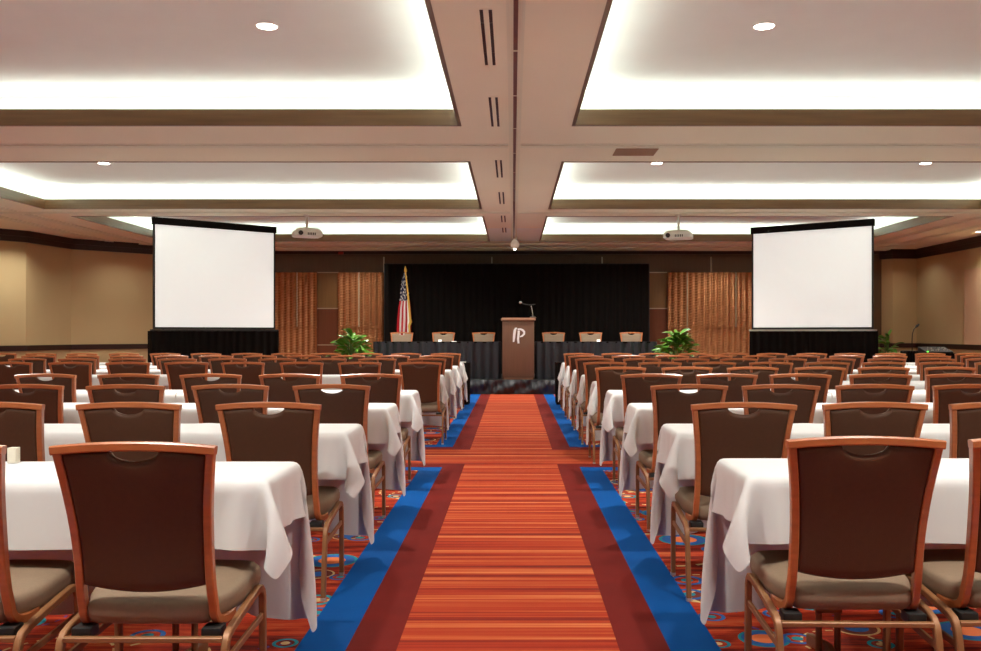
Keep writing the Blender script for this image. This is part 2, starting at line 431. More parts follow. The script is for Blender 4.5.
t = thing('dome_lamp', 'small frosted white dome lamp under the stage end of the middle beam', 'ceiling light', (.04, 19.3, ZC))
m = MB(); m.lathe(0, 0, [(.05, 0), (.06, -.03), (.03, -.05)]); m.build('collar', M['white'], t)
m = MB(); m.lathe(0, 0, [(.03, -.05), (.07, -.08), (.095, -.14), (.09, -.19), (.05, -.23), (.012, -.245)]); m.build('globe', M['glass'], t)
m = MB(); m.lathe(0, 0, [(.02, -.24), (.024, -.26), (.01, -.275)]); m.build('tip', M['lamp'], t)

# ---------------------------------------------------------------- walls
def strip_along(poly, z0, z1, off, mt, closed_ends=True):
    """board of thickness off standing in front (room side) of a wall polyline"""
    m = MB()
    for (ax, ay), (bx, by) in zip(poly[:-1], poly[1:]):
        dx, dy = bx - ax, by - ay; L = math.hypot(dx, dy); nx, ny = dy / L * off, -dx / L * off
        ex, ey = dx / L * abs(off) * .6, dy / L * abs(off) * .6
        q = [(ax - ex, ay - ey), (bx + ex, by + ey), (bx + ex + nx, by + ey + ny), (ax - ex + nx, ay - ey + ny)]
        m.add([(x, y, z0) for x, y in q] + [(x, y, z1) for x, y in q], [(0, 3, 2, 1), (4, 5, 6, 7), (0, 1, 5, 4), (1, 2, 6, 5), (2, 3, 7, 6), (3, 0, 4, 7)])
    return trim(m, mt, smooth=False)
def wall(name, poly, mt, z1=ZC, thick=.12):
    m = MB()
    for (ax, ay), (bx, by) in zip(poly[:-1], poly[1:]):
        m.add([(ax, ay, 0), (bx, by, 0), (bx, by, z1), (ax, ay, z1)], [(0, 1, 2, 3)])
    return struct(m.build(name, mt, smooth=False))
left_poly = [(XL, YB), (XL, 16.4), (-10.1, 17.7), (-9.79, 18.09), (-9.61, 19.56), (-8.4, 20.8), (-6.95, 22.3)]
right_poly = [(9.13, 22.3), (9.31, 22.06), (9.9, 22.06), (9.9, YB)]
wall('wall_left', left_poly, M['beige']); wall('wall_right', right_poly, M['beige'])
wall('wall_rear', [(XR, YB), (XL, YB)], M['beige'])
wall('wall_stage', [(-6.95, YF), (9.13, YF)], M['wallwood'])
for P in (left_poly, right_poly):
    strip_along(P, 3.07, ZC, .05, M['darkwood']); strip_along(P, 3.18, ZC, .07, M['darkwood'])
    strip_along(P, .89, 1.0, .03, M['darkwood']); strip_along(P, 0, .12, .02, M['darkwood'])
strip_along([(-6.95, YF), (9.13, YF)], 3.20, ZC, .05, M['darkwood'])
# raised wall panel by the side door
m = MB(); m.box(XR - .05, XR, 14.0, 19.65, 1.0, 2.63); trim(m, M['beige2'], smooth=False)

# stage wall: boards, reveals, copper reliefs
WS = F / YF
def wx(px): return (px - CX) / WS
def wz(py): return H - (py - CY) / WS
def wbox(m, px0, px1, py0, py1, t, t0=0): m.box(wx(px0), wx(px1), YF - t, YF - t0, wz(py1), wz(py0))
m = MB()
for a, b in ((231, 272.5), (385, 491), (493, 601), (603, 710), (712, 800)): wbox(m, a, b, 257.5, 272, .03)
wbox(m, 274, 383.2, 257.5, 272, .03)
trim(m, M['wallwood'], smooth=False)
m = MB(); wbox(m, 317.7, 338.5, 273, 308, .03); wbox(m, 649, 667, 273, 308, .03); wbox(m, 384.8, 400, 273, 308, .03); trim(m, M['tanwood'], smooth=False)
m = MB()
for a, b in ((317.7, 338.5), (649, 667)): wbox(m, a, b, 309, 344.5, .03); wbox(m, a, b, 345.3, 382, .03)
trim(m, M['redwood'], smooth=False)
m = MB()
for x in (384, 491.9, 602, 710.8): wbox(m, x - .45, x + .45, 257, 272.3, .045)
for a, b in ((317.7, 338.5), (649, 667)): wbox(m, a, b, 308, 309, .035); wbox(m, a, b, 344.5, 345.3, .035); wbox(m, a, b, 272.1, 272.9, .035)
trim(m, M['strip'], smooth=False)
def relief(px0, px1, cells, lab):
    x0, x1 = wx(px0), wx(px1); z0, z1 = .0, wz(272.6)
    t = thing('relief_panel', lab, 'wall panel', ((x0 + x1) / 2, YF, z0), group='copper relief panels on the stage wall')
    hw = (x1 - x0) / 2; nx = int((x1 - x0) / .0175); nz = int((z1 - z0) / .013)
    pts = []
    for j in range(nz + 1):
        z = (z1 - z0) * j / nz; r = []
        for i in range(nx + 1):
            x = -hw + 2 * hw * i / nx
            u = (x0 + x1) / 2 + x
            c = abs(math.sin(u * PI / .145)); ph = (math.floor(u / .145) % 2) * .5
            f = 2 * PI * (z / .066 + ph) + 2.2 * math.sin(u * PI / .145 * 2)
            r.append((x, -.035 - .060 * c ** .6 - .013 * math.sin(f) * (.3 + .7 * c), z))
        pts.append(r)
    m = MB(); m.grid(pts); m.build('relief', M['copper'], t, angle=180)
    m = MB(); m.box(-hw, hw, -.03, -.001, 0, z1 - z0); m.build('backing', M['redwood'], t, smooth=False)
    for c in cells:
        m = MB(); xx = wx(c) - (x0 + x1) / 2; m.box(xx - .012, xx + .012, -.115, -.04, wz(327) - z0, z1 - z0); m.build('reveal_strip', M['strip'], t, smooth=False)
    m = MB(); m.box(-hw, hw, -.106, -.04, wz(327.6) - z0, wz(326.7) - z0); m.build('reveal_strip', M['copper'], t, smooth=False)
relief(262, 317.5, (298,), 'dark copper wavy relief panel on the stage wall beside the projection screen, flag side')
relief(338.5, 384, (359.5,), 'bright copper wavy relief panel between the red-brown boards and the black backdrop')
relief(667.3, 760, (686.5, 735), 'wide copper wavy relief panel on the stage wall behind the plant away from the flag')

# ---------------------------------------------------------------- banquet chair
def interp(tab, z):
    for (a, va), (b, vb) in zip(tab[:-1], tab[1:]):
        if (a - z) * (b - z) <= 0: return va + (vb - va) * (z - a) / (b - a)
    return tab[0][1] if abs(z - tab[0][0]) < abs(z - tab[-1][0]) else tab[-1][1]
def smooth_tab(tab, n=24):
    zs = [t[0] for t in tab]; out = []
    for k in range(n + 1):
        z = zs[0] + (zs[-1] - zs[0]) * k / n
        w = (abs(zs[0] - zs[-1])) / 14
        out.append((z, sum(interp(tab, max(min(zs), min(max(zs), z + d * w))) for d in (-1, -.5, 0, .5, 1)) / 5))
    return out
YBK = smooth_tab([(.95, -.004), (.80, .030), (.68, .060), (.56, .083), (.47, .095), (.42, .108), (.38, .13)])
HWD = smooth_tab([(.95, .2465), (.86, .234), (.76, .2215), (.66, .2135), (.56, .210), (.47, .211), (.38, .215)])
def rail_z(x): return .903 + .013 * (1 - (x / .245) ** 2)
def make_chair():
    t = thing('banquet_chair', '', 'chair')
    # cherry back frame
    f = MB()
    for s in (-1, 1):
        zs = [.901, .86, .81, .76, .71, .66, .61, .56, .51, .47, .44, .42]
        p = [(s * (interp(HWD, z) - .013), interp(YBK, z), z) for z in zs]
        x = p[-1][0]
        p += [(x, .118, .392), (x + s * .002, .132, .370), (x + s * .005, .155, .357), (x + s * .009, .185, .352), (x + s * .012, .22, .352), (x + s * .014, .25, .357)]
        f.sweep(p, .025, .030, (1, 0, 0))
    xs = [-.2425 + .485 * k / 16 for k in range(17)]
    f.sweep([(x, interp(YBK, .92), rail_z(x)) for x in xs], .030, .027, (0, 1, 0))
    f.build('back_frame', M['cherry'], t)
    # upholstered panel: rear shell, front cushion, hand-hold notch
    us = [-1, -.985, -.95, -.9, -.8, -.68, -.56, -.46, -.38, -.345, -.33, -.31, -.28, -.24, -.18, -.1, 0]
    us = us + [-u for u in reversed(us[:-1])]
    def panel(rear):
        rows = []
        vs = [0, .012, .035, .08, .16, .28, .42, .56, .70, .82, .90, .95, .98, 1.0]
        for v in vs:
            r = []
            for u in us:
                xt = u * .222
                nd = .0
                if abs(xt) < .075: nd = .034 * (1 - (xt / .075) ** 2) ** .5
                zt = rail_z(xt) - .0135 - nd
                zb = .460 + .024 * u * u
                z = zb + (zt - zb) * v
                x = u * (interp(HWD, z) - .0245)
                e = min(1, (1 - abs(u)) / .06, v / .05, (1 - v) / .05); e = max(0, e)
                puff = math.sqrt(1 - (1 - e) ** 2)
                if rear: y = interp(YBK, z) - .003 - .011 * puff - .004 * math.cos(u * PI / 2)
                else: y = interp(YBK, z) + .001 + .018 * puff + .008 * math.cos(u * PI / 2)
                r.append((x, y, z))
            rows.append(r)
        return rows
    a, b = panel(True), panel(False)
    m = MB(); m.grid(a); m.build('backrest', M['back'], t, angle=180)
    m = MB(); m.grid([list(reversed(r)) for r in b])
    # closing edge between shell and cushion
    rim_a = a[0] + [r[-1] for r in a[1:]] + list(reversed(a[-1]))[1:] + [r[0] for r in reversed(a[:-1])]
    rim_b = b[0] + [r[-1] for r in b[1:]] + list(reversed(b[-1]))[1:] + [r[0] for r in reversed(b[:-1])]
    m.loft([rim_a, rim_b], caps=False)
    m.build('back_cushion', M['cushion'], t, angle=60)
    h = MB(); n = 12
    h.tube([(.076 * math.cos(PI + PI * k / n), interp(YBK, .88) - .004, rail_z(0) - .013 + .036 * math.sin(PI + PI * k / n)) for k in range(n + 1)], .0035, 6)
    h.build('handhold_piping', M['back'], t)
    # seat
    half = [(0, .098), (.12, .099), (.172, .102), (.190, .112), (.197, .135), (.204, .165), (.222, .20), (.236, .25), (.240, .32), (.242, .42), (.238, .49), (.215, .522), (.17, .534), (.08, .54), (0, .541)]
    ol = half + [(-x, y) for x, y in reversed(half[1:-1])]
    s_ = MB(); cy = .32
    def ring(k, z): return [(x * k, cy + (y - cy) * k, z) for x, y in ol]
    rings = [ring(.55, .346), ring(.80, .349), ring(.92, .356), ring(.975, .372), ring(1, .392), ring(1, .412), ring(.985, .428), ring(.95, .437), ring(.86, .442), ring(.6, .446), ring(.25, .448)]
    s_.loft([[(x, y, z + max(0, (z - .36) / .088) * (y - .32) * .07) for x, y, z in rg] for rg in rings])
    s_.build('seat', M['cushion'], t, angle=70)
    for s in (-1, 1):
        x = s * .250
        l = MB(); l.sweep([(x, .022, .012), (x, .040, .15), (x, .060, .27), (x, .068, .297)], .022, .026); l.cur = 1
        l.sweep([(x, .021, 0), (x, .022, .014)], .024, .028); l.build('leg', [M['leg'], M['alu']], t)
        l = MB(); l.sweep([(x, .474, .012), (x, .472, .15), (x, .469, .27), (x, .466, .315)], .022, .026); l.cur = 1
        l.sweep([(x, .474, 0), (x, .474, .014)], .024, .028); l.build('leg', [M['leg'], M['alu']], t)
        l = MB(); l.sweep([(x, .067, .294), (x, .074, .315), (x, .090, .331), (x, .13, .342), (x, .22, .355), (x, .34, .371), (x, .41, .379), (x, .44, .374), (x, .458, .358), (x, .466, .336), (x, .466, .312)], .022, .026)
        l.build('side_rail', M['leg'], t)
        l = MB(); l.sweep([(x, .055, .255), (x, .47, .275)], .012, .022); l.build('stretcher', M['leg'], t)
        l = MB(); l.box(s * .198 - .030, s * .198 + .030, .088, .15, .318, .351, .006); l.build('bracket', M['blackpl'], t)
    l = MB(); l.sweep([(-.24, .074, .322), (.24, .074, .322)], .016, .022, (0, 0, 1)); l.build('crossbar', M['leg'], t)
    return t
chair0 = make_chair()
first_chair = True
def place_chair(x, y, z, rz, label, group, sc=1.0):
    global first_chair
    c = chair0 if first_chair else copy_tree(chair0)
    first_chair = False
    c.location = (x, y, z); c.rotation_euler = (0, 0, rz); c.scale = (sc,) * 3; c['label'] = label; c['group'] = group
    return c
def D(k): return 2.71 + 1.47 * (k - 1)
rows_L = {1: [133, -80], 2: [268.4, 128.6, -10], 3: [331.6, 229.8, 126, 23], 4: [371.5, 290, 211, 128.6, 45.4],
          6: [420, 359.5, 301.5, 243, 186, 127.6, 70.3, 11], 7: [427.3 - 50 * i for i in range(9)], 8: [437 - 44.3 * i for i in range(10)], 9: [445.8, 406.2, 367.6, 325.9, 286.7, 247, 206, 165, 124, 82, 41, 1]}
rows_R = {1: [864.9, 1049], 2: [743.5, 876, 1004], 3: [689.3, 780.7, 875.4, 972.5], 4: [651.6, 726.8, 800.5, 880.3, 957],
          5: [620.5, 687, 752.6, 819.7, 883.6, 950], 6: [605, 660, 714.3, 771, 828, 884, 942, 997], 7: [594, 642, 690.5, 739, 788, 836.6, 887, 936, 985], 8: [585 + 43.6 * i for i in range(10)], 9: [578.7, 616.7, 654, 693.8, 733, 772, 812, 850, 890.5, 930.5, 970]}
random.seed(11)
def nth_label(k, nrows, i, side, last):
    who = 'beside the aisle' if i == 0 else '%s from the aisle' % ORD[i]
    return 'brown chair %s, %s row from the camera, %s' % (who, ORD[k - 1], side)
for rows, s, side in ((rows_L, -1, 'flag side'), (rows_R, 1, 'side away from flag')):
    ks = sorted(rows)
    for q, k in enumerate(ks):
        d = D(k); sc = F / d
        if s > 0 and k == 1: d, sc = 2.80, F / 2.80
        if s < 0 and k == 1: d, sc = 2.65, F / 2.65
        if rows[k]: xs = [(p - CX) / sc for p in rows[k]]
        else:
            n = {(-1, 7): 9, (-1, 8): 10, (-1, 9): 12, (1, 7): 9, (1, 8): 10, (1, 9): 11}[(s, k)]
            xs = [s * ((1.09 if s < 0 else 1.056) + (.652 if s < 0 else .629) * i) for i in range(n)]
        for i, x in enumerate(xs):
            rz = random.uniform(-.03, .03)
            if abs((x * sc + CX) - 490) > 490 + .27 * sc: continue
            place_chair(x, d + random.uniform(-.01, .01), 0, rz, nth_label(q + 1, len(ks), i, side, False),
                        'brown banquet chairs facing the stage, ' + side)

# ---------------------------------------------------------------- tables and their cloths
TW, TH = .47, .745
A_, B_, E_ = .23, .58, .205           # drops at the chair side, the stage side and the aisle end
def simulate(seed):
    """settle a cloth over the aisle end of a narrow table with a small mass-spring solver"""
    rng = np.random.default_rng(seed)
    xs = np.concatenate([np.linspace(-E_, 0, 9)[:-1], np.linspace(0, .62, 20)])
    ys = np.concatenate([np.linspace(-A_, 0, 9)[:-1], np.linspace(0, TW, 15)[:-1], np.linspace(TW, TW + B_, 22)])
    X, Y = np.meshgrid(xs, ys, indexing='ij')
    # small skew, like a cloth laid by hand
    P = np.stack([X, Y, np.full_like(X, TH + .004)], -1)
    R = P.copy()
    pin = (X >= -1e-6) & (Y >= -1e-6) & (Y <= TW + 1e-6)
    w = np.where(pin, 0.0, 1.0)
    V = np.zeros_like(P); V[..., :] += rng.normal(0, .12, P.shape) * w[..., None]
    k = rng.uniform(0, 6.28, 4)
    V[..., 1] += (.5 * np.sin(X * 17 + k[0]) + .35 * np.sin(X * 31 + k[1])) * w
    V[..., 0] += (.5 * np.sin(Y * 15 + k[2])) * w * (X < 0)
    cons = []
    def pair(di, dj, stiff):
        ni, nj = X.shape
        i0, i1 = max(0, -di), ni - max(0, di); j0, j1 = max(0, -dj), nj - max(0, dj)
        a = (slice(i0, i1), slice(j0, j1)); b = (slice(i0 + di, i1 + di), slice(j0 + dj, j1 + dj))
        L = np.linalg.norm(R[a] - R[b], axis=-1)
        wa, wb = w[a], w[b]; s = wa + wb; s[s == 0] = 1e9
        cons.append((a, b, L, wa / s, wb / s, stiff))
    pair(1, 0, 1); pair(0, 1, 1); pair(1, 1, .19); pair(1, -1, .19); pair(2, 0, .05); pair(0, 2, .05)
    cnt = np.zeros_like(X)
    dt = .008
    for step in range(520):
        V[..., 2] -= 9.8 * dt * w; V *= .985
        Q = P + V * dt * w[..., None]
        for it in range(14):
            for a, b, L, ca, cb, st in cons:
                d = Q[b] - Q[a]; l = np.linalg.norm(d, axis=-1) + 1e-9
                c = (d * ((l - L) / l * st * .48)[..., None])
                Q[a] += c * ca[..., None]; Q[b] -= c * cb[..., None]
            # keep out of the table's edge
            m_ = .006
            inside = (Q[..., 2] < TH + .002) & (w > 0) & (Q[..., 0] > -m_) & (Q[..., 1] > -m_) & (Q[..., 1] < TW + m_)
            dx = Q[..., 0] + m_; d0 = Q[..., 1] + m_; d1 = TW + m_ - Q[..., 1]; dz = TH + .002 - Q[..., 2]
            mn = np.minimum(np.minimum(dx, d0), np.minimum(d1, dz + 1e-3))
            s0 = inside & (mn == dx); Q[..., 0][s0] = -m_
            s1 = inside & (mn == d0); Q[..., 1][s1] = -m_
            s2 = inside & (mn == d1); Q[..., 1][s2] = TW + m_
            s3 = inside & ~(s0 | s1 | s2); Q[..., 2][s3] = TH + .002
            Q[-1, :, 0] = R[-1, :, 0]
        V = (Q - P) / dt; P = Q
    return xs, ys, P
SIMS = [simulate(3), simulate(8)]
def cloth_mesh(kind, L, side, lift=0.0, seed=0):
    """kind 0/1: cloth with a draped aisle end; 2: middle cloth. side -1 mirrors. x runs away from the aisle"""
    xs, ys, P = SIMS[kind if kind < 2 else 0]
    rng = random.Random(seed)
    prof = P[-1]
    cols = []
    if kind < 2: cols = [P[i] for i in range(len(xs))]; start = xs[-1]
    else: start = .002; cols = [np.column_stack([np.full(len(prof), start), prof[:, 1], prof[:, 2]])]
    x = start; ph = [rng.uniform(0, 6) for _ in range(4)]
    crease = .42 * L + .02
    while x < L - .0025:
        x = min(L - .002, x + .045)
        c = np.column_stack([np.full(len(prof), x), prof[:, 1], prof[:, 2]])
        ramp = min(1, (x - start) / .25, (L - x) / .1 + .1)
        for j in range(len(prof)):
            drop = max(0, TH - c[j, 2]); sgn = -1 if c[j, 1] < TW / 2 else 1
            c[j, 1] += sgn * ramp * drop * (.020 * (1 + math.sin(x * 9 + ph[0])) + .022 * (1 + math.sin(x * 17 + ph[1])))
            g = math.exp(-((x - crease) / .03) ** 2) * .005
            if drop < .01: c[j, 2] += g
            else: c[j, 1] += sgn * g
        cols.append(c)
    if lift:
        for c in cols:
            c = c
            for j in range(len(prof)):
                if c[j, 2] > TH - .01: c[j, 2] += lift
                c[j, 1] += (-1 if c[j, 1] < TW / 2 else 1) * lift * 1.2 * (0 if 0 < c[j, 1] < TW else 1)
    m = MB(); m.grid([[(side * q[0], q[1], q[2]) for q in c] for c in (cols if side > 0 else cols[::-1])])
    return m.mesh('tablecloth', M['linen'], angle=180, sub=1)
def table_proto(L, side):
    m = {}
    a = MB(); a.box(min(side * .006, side * (L - .006)), max(side * .006, side * (L - .006)), .006, TW - .006, TH - .03, TH - .006, .003); m['top'] = a.mesh('table_top', M['vent'])
    legs = []
    for q in (.36, L - .36):
        a = MB()
        for e in (-.035, .035): a.tube([(side * q + e, .235, .05), (side * q + e, .235, TH - .03)], .0125, 8)
        a.box(side * q - .05, side * q + .05, .222, .25, .20, .24, .004)
        a.sweep([(side * q, .03, .03), (side * q, .235, .06), (side * q, TW - .03, .03)], .03, .045)
        a.sweep([(side * q, .24, .22), (side * (q + (.22 if q < L / 2 else -.22)), .30, TH - .03)], .012, .02, (0, 1, 0))
        legs.append(a.mesh('pedestal', M['leg']))
    m['legs'] = legs
    return m
protos = {}
def place_table(x0, y, L, side, j, kind, k, label_side, nrows, q, ntab, far_free):
    key = (round(L, 3), side)
    if key not in protos: protos[key] = table_proto(L, side)
    p = protos[key]
    row = '%s row from the camera' % ORD[q - 1]
    pos = 'at the aisle end' if j == 0 else '%s from the aisle' % ORD[j]
    if True:
        t = thing('seminar_table', 'folding table %s, %s, %s' % (pos, row, label_side), 'table', (x0, y, 0), group='narrow tables under white cloths')
        put('table_top', p['top'], t)
        for l in p['legs']: put('pedestal', l, t)
    ck = ('c', key, kind, j % 2, k % 3)
    if ck not in protos: protos[ck] = cloth_mesh(kind, L, side, .0025 if j % 2 else 0.0, seed=k * 7 + j)
    c = put('tablecloth', protos[ck]); c.location = (x0, y, 0)
    tag(c, 'white tablecloth %s, %s, %s' % (pos, row, label_side), 'tablecloth', 'white tablecloths')
for rows, s, side in ((rows_L, -1, 'flag side'), (rows_R, 1, 'side away from flag')):
    ks = sorted(rows)
    for q, k in enumerate(ks):
        d = D(k) + (.09 if (s > 0 and k == 1) else 0); y = d + .35
        pitch = (.652 if s < 0 else (.605 if k < 5 else .629)) * 3
        x0 = -.84 if s < 0 else (.83 if k > 1 else .825)
        edge = (CX if s < 0 else 981 - CX) * (y + TW) / F
        j = 0
        while x0 * s + .1 < edge and j < 5:
            place_table(x0, y, pitch, s, j, (k % 2) if j == 0 else 2, k, side, len(ks), q + 1, 0, False)
            x0 += s * pitch; j += 1

# card on the near table
t = thing('tent_card', 'small ivory card standing on the near white tablecloth behind a chair, flag side', 'card', (-1.925, 3.47, TH + .006))
m = MB(); m.box(-.017, .017, -.017, .017, 0, .058, .003); m.build('card', M['cup'], t)

# ---------------------------------------------------------------- pleated cloth
def pleats(m, pts, z0, z1, amp=.02, wl=.09, nz=6, flare=0.0, seed=1, top_amp=.5):
    rng = random.Random(seed); path = []
    for (ax, ay), (bx, by) in zip(pts[:-1], pts[1:]):
        L = math.hypot(bx - ax, by - ay); n = max(2, int(L / (wl / 6)))
        for i in range(n): path.append((ax + (bx - ax) * i / n, ay + (by - ay) * i / n, (by - ay) / L, -(bx - ax) / L))
    path.append((pts[-1][0], pts[-1][1], path[-1][2], path[-1][3]))
    ph = rng.uniform(0, 6); off = []
    for i in range(len(path)):
        ph += 2 * PI / 6 * rng.uniform(.6, 1.4); off.append(math.sin(ph) + .35 * math.sin(ph * .37 + 1))
    rows = []
    for j in range(nz + 1):
        v = j / nz; z = z1 + (z0 - z1) * v; a = amp * (top_amp + (1 - top_amp) * min(1, v * 1.5))
        rows.append([(x + nx * (a * o + flare * v), y + ny * (a * o + flare * v), z) for (x, y, nx, ny), o in zip(path, off)])
    m.grid(rows)

# backdrop behind the head table
t = thing('pipe_and_drape', 'tall black pleated backdrop curtain hung behind the head table', 'curtain')
m = MB(); pleats(m, [(3.22, 21.35), (-3.04, 21.35)], .02, 2.88, .035, .16, 5, seed=4); m.build('curtain', M['drape'], t, angle=180)
m = MB(); m.tube([(-3.06, 21.40, 2.885), (3.24, 21.40, 2.885)], .02, 8); m.build('crossbar', M['blackpl'], t)
for x in (-3.05, .08, 3.23):
    m = MB(); m.tube([(x, 21.43, 0), (x, 21.43, 2.9)], .022, 8); m.box(x - .2, x + .2, 21.41, 21.65, 0, .012); m.build('upright', M['blackpl'], t)

# dais with its gathered skirt
DZ = .29
t = thing('stage_platform', 'low black stage platform with a gathered satin skirt at the end of the aisle', 'stage', (0, 0, 0))
m = MB(); m.box(-2.95, 3.05, 18.37, 21.25, .22, DZ, .01); m.box(-2.9, 3.0, 18.45, 21.2, 0, .22); m.build('deck', M['blackpl'], t, smooth=False)
m = MB()
rng = random.Random(5); rows = []
NX = 330
gath = [(rng.uniform(0, 6.28), rng.uniform(14, 48), rng.uniform(-5, 5)) for _ in range(7)]
for j in range(15):
    v = j / 14; r = []
    for i in range(NX + 1):
        x = 3.06 - 6.02 * i / NX
        o = sum(math.sin(x * f + p + v * g) for p, f, g in gath) / 3.2
        o += .8 * math.sin(x * 6 + 5 * v + 2 * math.sin(x * 2.1))
        r.append((x, 18.34 - .036 * o * (.25 + .75 * math.sin(PI * min(1, v * .9 + .05))) - .02 * math.sin(PI * v), DZ + .002 - (DZ - .002) * v))
    rows.append(r)
m.grid(rows); m.build('skirt', M['satin'], t, angle=180)

# head tables
def head_table(x0, x1, lab):
    t = thing('head_table', lab, 'table', ((x0 + x1) / 2, 18.75, DZ + .002), group='black skirted head tables on the stage')
    h = (x1 - x0) / 2
    m = MB(); m.box(-h, h, 0, .6, .75, .775, .005); m.build('table_top', M['drape'], t)
    m = MB(); pleats(m, [(h + .012, .6), (h + .012, -.012), (-h - .012, -.012), (-h - .012, .6)], 0.005, .777, .034, .17, 8, .02, seed=int(abs(x0) * 10), top_amp=.75); m.build('skirt', M['satin'], t, angle=180)
    for sx in (-1, 1):
        m = MB(); m.tube([(sx * (h - .15), .3, 0), (sx * (h - .15), .3, .752)], .02, 8); m.box(sx * (h - .15) - .02, sx * (h - .15) + .02, .05, .55, 0, .03, .004); m.build('leg', M['blackpl'], t)
head_table(-2.88, -.29, 'long head table with black pleated skirt, between the flag and the podium')
head_table(.50, 2.98, 'long head table with black pleated skirt, from podium to plant, side away from flag')
hl = ['tan-fronted chair standing in front of the flag behind the head table', 'tan-fronted chair behind the head table, midway between flag and podium', 'tan-fronted chair close beside the podium on its flag side',
      'tan-fronted chair close beside the podium on the side away from the flag', 'tan-fronted chair behind the head table, middle one of the three away from the flag', 'tan-fronted chair at the end of the head table furthest from the flag']
for px, lb in zip((402, 443.5, 483.7, 553.5, 590.6, 631.2), hl):
    d = 20.0
    place_chair((px - CX) * d / F, d, DZ + .004, PI, lb, 'chairs behind the head table on the stage', 1.05)
# name cards
for px, lb in ((440, 'white card lying folded on the head table before the second chair from the flag'), (598.5, 'white card on the head table before the middle chair away from the flag'), (454, 'tiny white card on the head table close to the middle chair, flag side')):
    p = at(px, 341, 18.95)
    t = thing('name_card', lb, 'card', (p.x, 18.95, DZ + .778), group='name cards on the head tables')
    w = .035 if px != 454 else .05
    h_ = .045 if px != 454 else .012
    m = MB(); m.loft([[(-w, -.03, 0), (w, -.03, 0), (w, 0, h_), (-w, 0, h_)], [(-w, -.028, 0), (w, -.028, 0), (w, .002, h_), (-w, .002, h_)]]); m.loft([[(-w, .03, 0), (w, .03, 0), (w, 0, h_), (-w, 0, h_)], [(-w, .028, 0), (w, .028, 0), (w, -.002, h_), (-w, -.002, h_)]]); m.build('card', M['logo'], t, smooth=False)

# ---------------------------------------------------------------- podium
PY = 18.545
ps = F / PY
t = thing('podium', 'walnut podium with white lettering at the end of the aisle', 'podium', ((518.3 - CX) / ps, PY, DZ + .001))
hw = 15.9 / ps; ht = (379.7 - 320.5) / ps
m = MB(); m.box(-hw, -hw + .03, .01, .42, .0, ht, .004); m.build('side_panel', M['podium'], t)
m = MB(); m.box(hw - .03, hw, .01, .42, .0, ht, .004); m.build('side_panel', M['podium'], t)
m = MB(); m.box(-hw + .002, hw - .002, 0, .025, .04, ht, .003); m.build('front_panel', M['podium'], t)
m = MB(); m.box(-hw + .01, hw - .01, .012, .40, .0, .05, .003); m.build('plinth', M['podtop'], t)
m = MB(); m.box(-hw - .03, hw + .03, -.03, .50, ht, ht + .038, .006)
m.loft([[(-hw - .01, 0, ht + .03), (hw + .01, 0, ht + .03), (hw + .01, .49, ht + .03), (-hw - .01, .49, ht + .03)], [(-hw - .01, .0, ht + .055), (hw + .01, .0, ht + .055), (hw + .01, .49, ht + .042), (-hw - .01, .49, ht + .042)]])
m.build('top', M['podtop'], t)
m = MB(); m.box(-hw + .03, hw - .03, .05, .42, ht * .6, ht * .6 + .02); m.build('shelf', M['podium'], t)
def ribbon(m, pts, ws):
    """brush stroke standing off the podium front; pts in crop pixels"""
    def cv(p): return Vector(((p[0] / 5.91 + 480 - 518.3) / ps, (379.7 - (p[1] / 5.91 + 290)) / ps))
    P = [cv(p) for p in pts]; A = []; B = []
    for i, p in enumerate(P):
        tt = (P[min(i + 1, len(P) - 1)] - P[max(i - 1, 0)]).normalized(); n = Vector((-tt.y, tt.x)) * (ws[i] / 5.91 / ps / 2)
        A.append(p + n); B.append(p - n)
    f = [[(a.x, -.006, a.y), (b.x, -.006, b.y), (b.x, .001, b.y), (a.x, .001, a.y)] for a, b in zip(A, B)]
    m.loft(f)
m = MB()
ribbon(m, [(219, 226), (211, 228), (206, 240), (203, 262), (201, 285), (198, 308)], [6, 12, 15, 15, 14, 9])
ribbon(m, [(229, 240), (228, 262), (225, 290), (228, 317)], [13, 14, 13, 12])
ribbon(m, [(222, 233), (238, 232), (252, 238), (261, 248), (261, 260), (250, 272), (236, 278)], [8, 11, 13, 13, 13, 11, 7])
m.build('lettering', M['logo'], t, smooth=False)
# microphone on the podium
top = DZ + ht + .058
t = thing('podium_microphone', 'chrome stand with black microphone on top of the podium', 'microphone', ((533.0 - CX) / ps, PY + .12, top))
def q(px, py): return ((px - 533.0) / ps, 0, (318.5 - py) / ps)
m = MB(); m.lathe(0, 0, [(.075, 0), (.075, .014), (.03, .028), (.012, .034)]); m.build('base', M['chrome'], t)
m = MB(); m.tube([(0, 0, .03), q(532.4, 312), q(531.3, 306.5)], .013, 8, ); m.build('stand', M['chrome'], t)
m = MB(); m.tube([q(535.5, 305), q(531, 305.6), q(526, 305.2), q(522, 304)], .010, 8); m.build('boom', M['blackpl'], t)
a = q(520.4, 303.2)
m = MB(); m.loft([[(a[0] + dx, r * math.cos(k * PI / 6), a[2] + r * math.sin(k * PI / 6)) for k in range(12)] for dx, r in ((.035, .012), (.02, .02), (0, .030), (-.02, .026), (-.032, .01))]); m.build('microphone_head', M['chrome'], t)

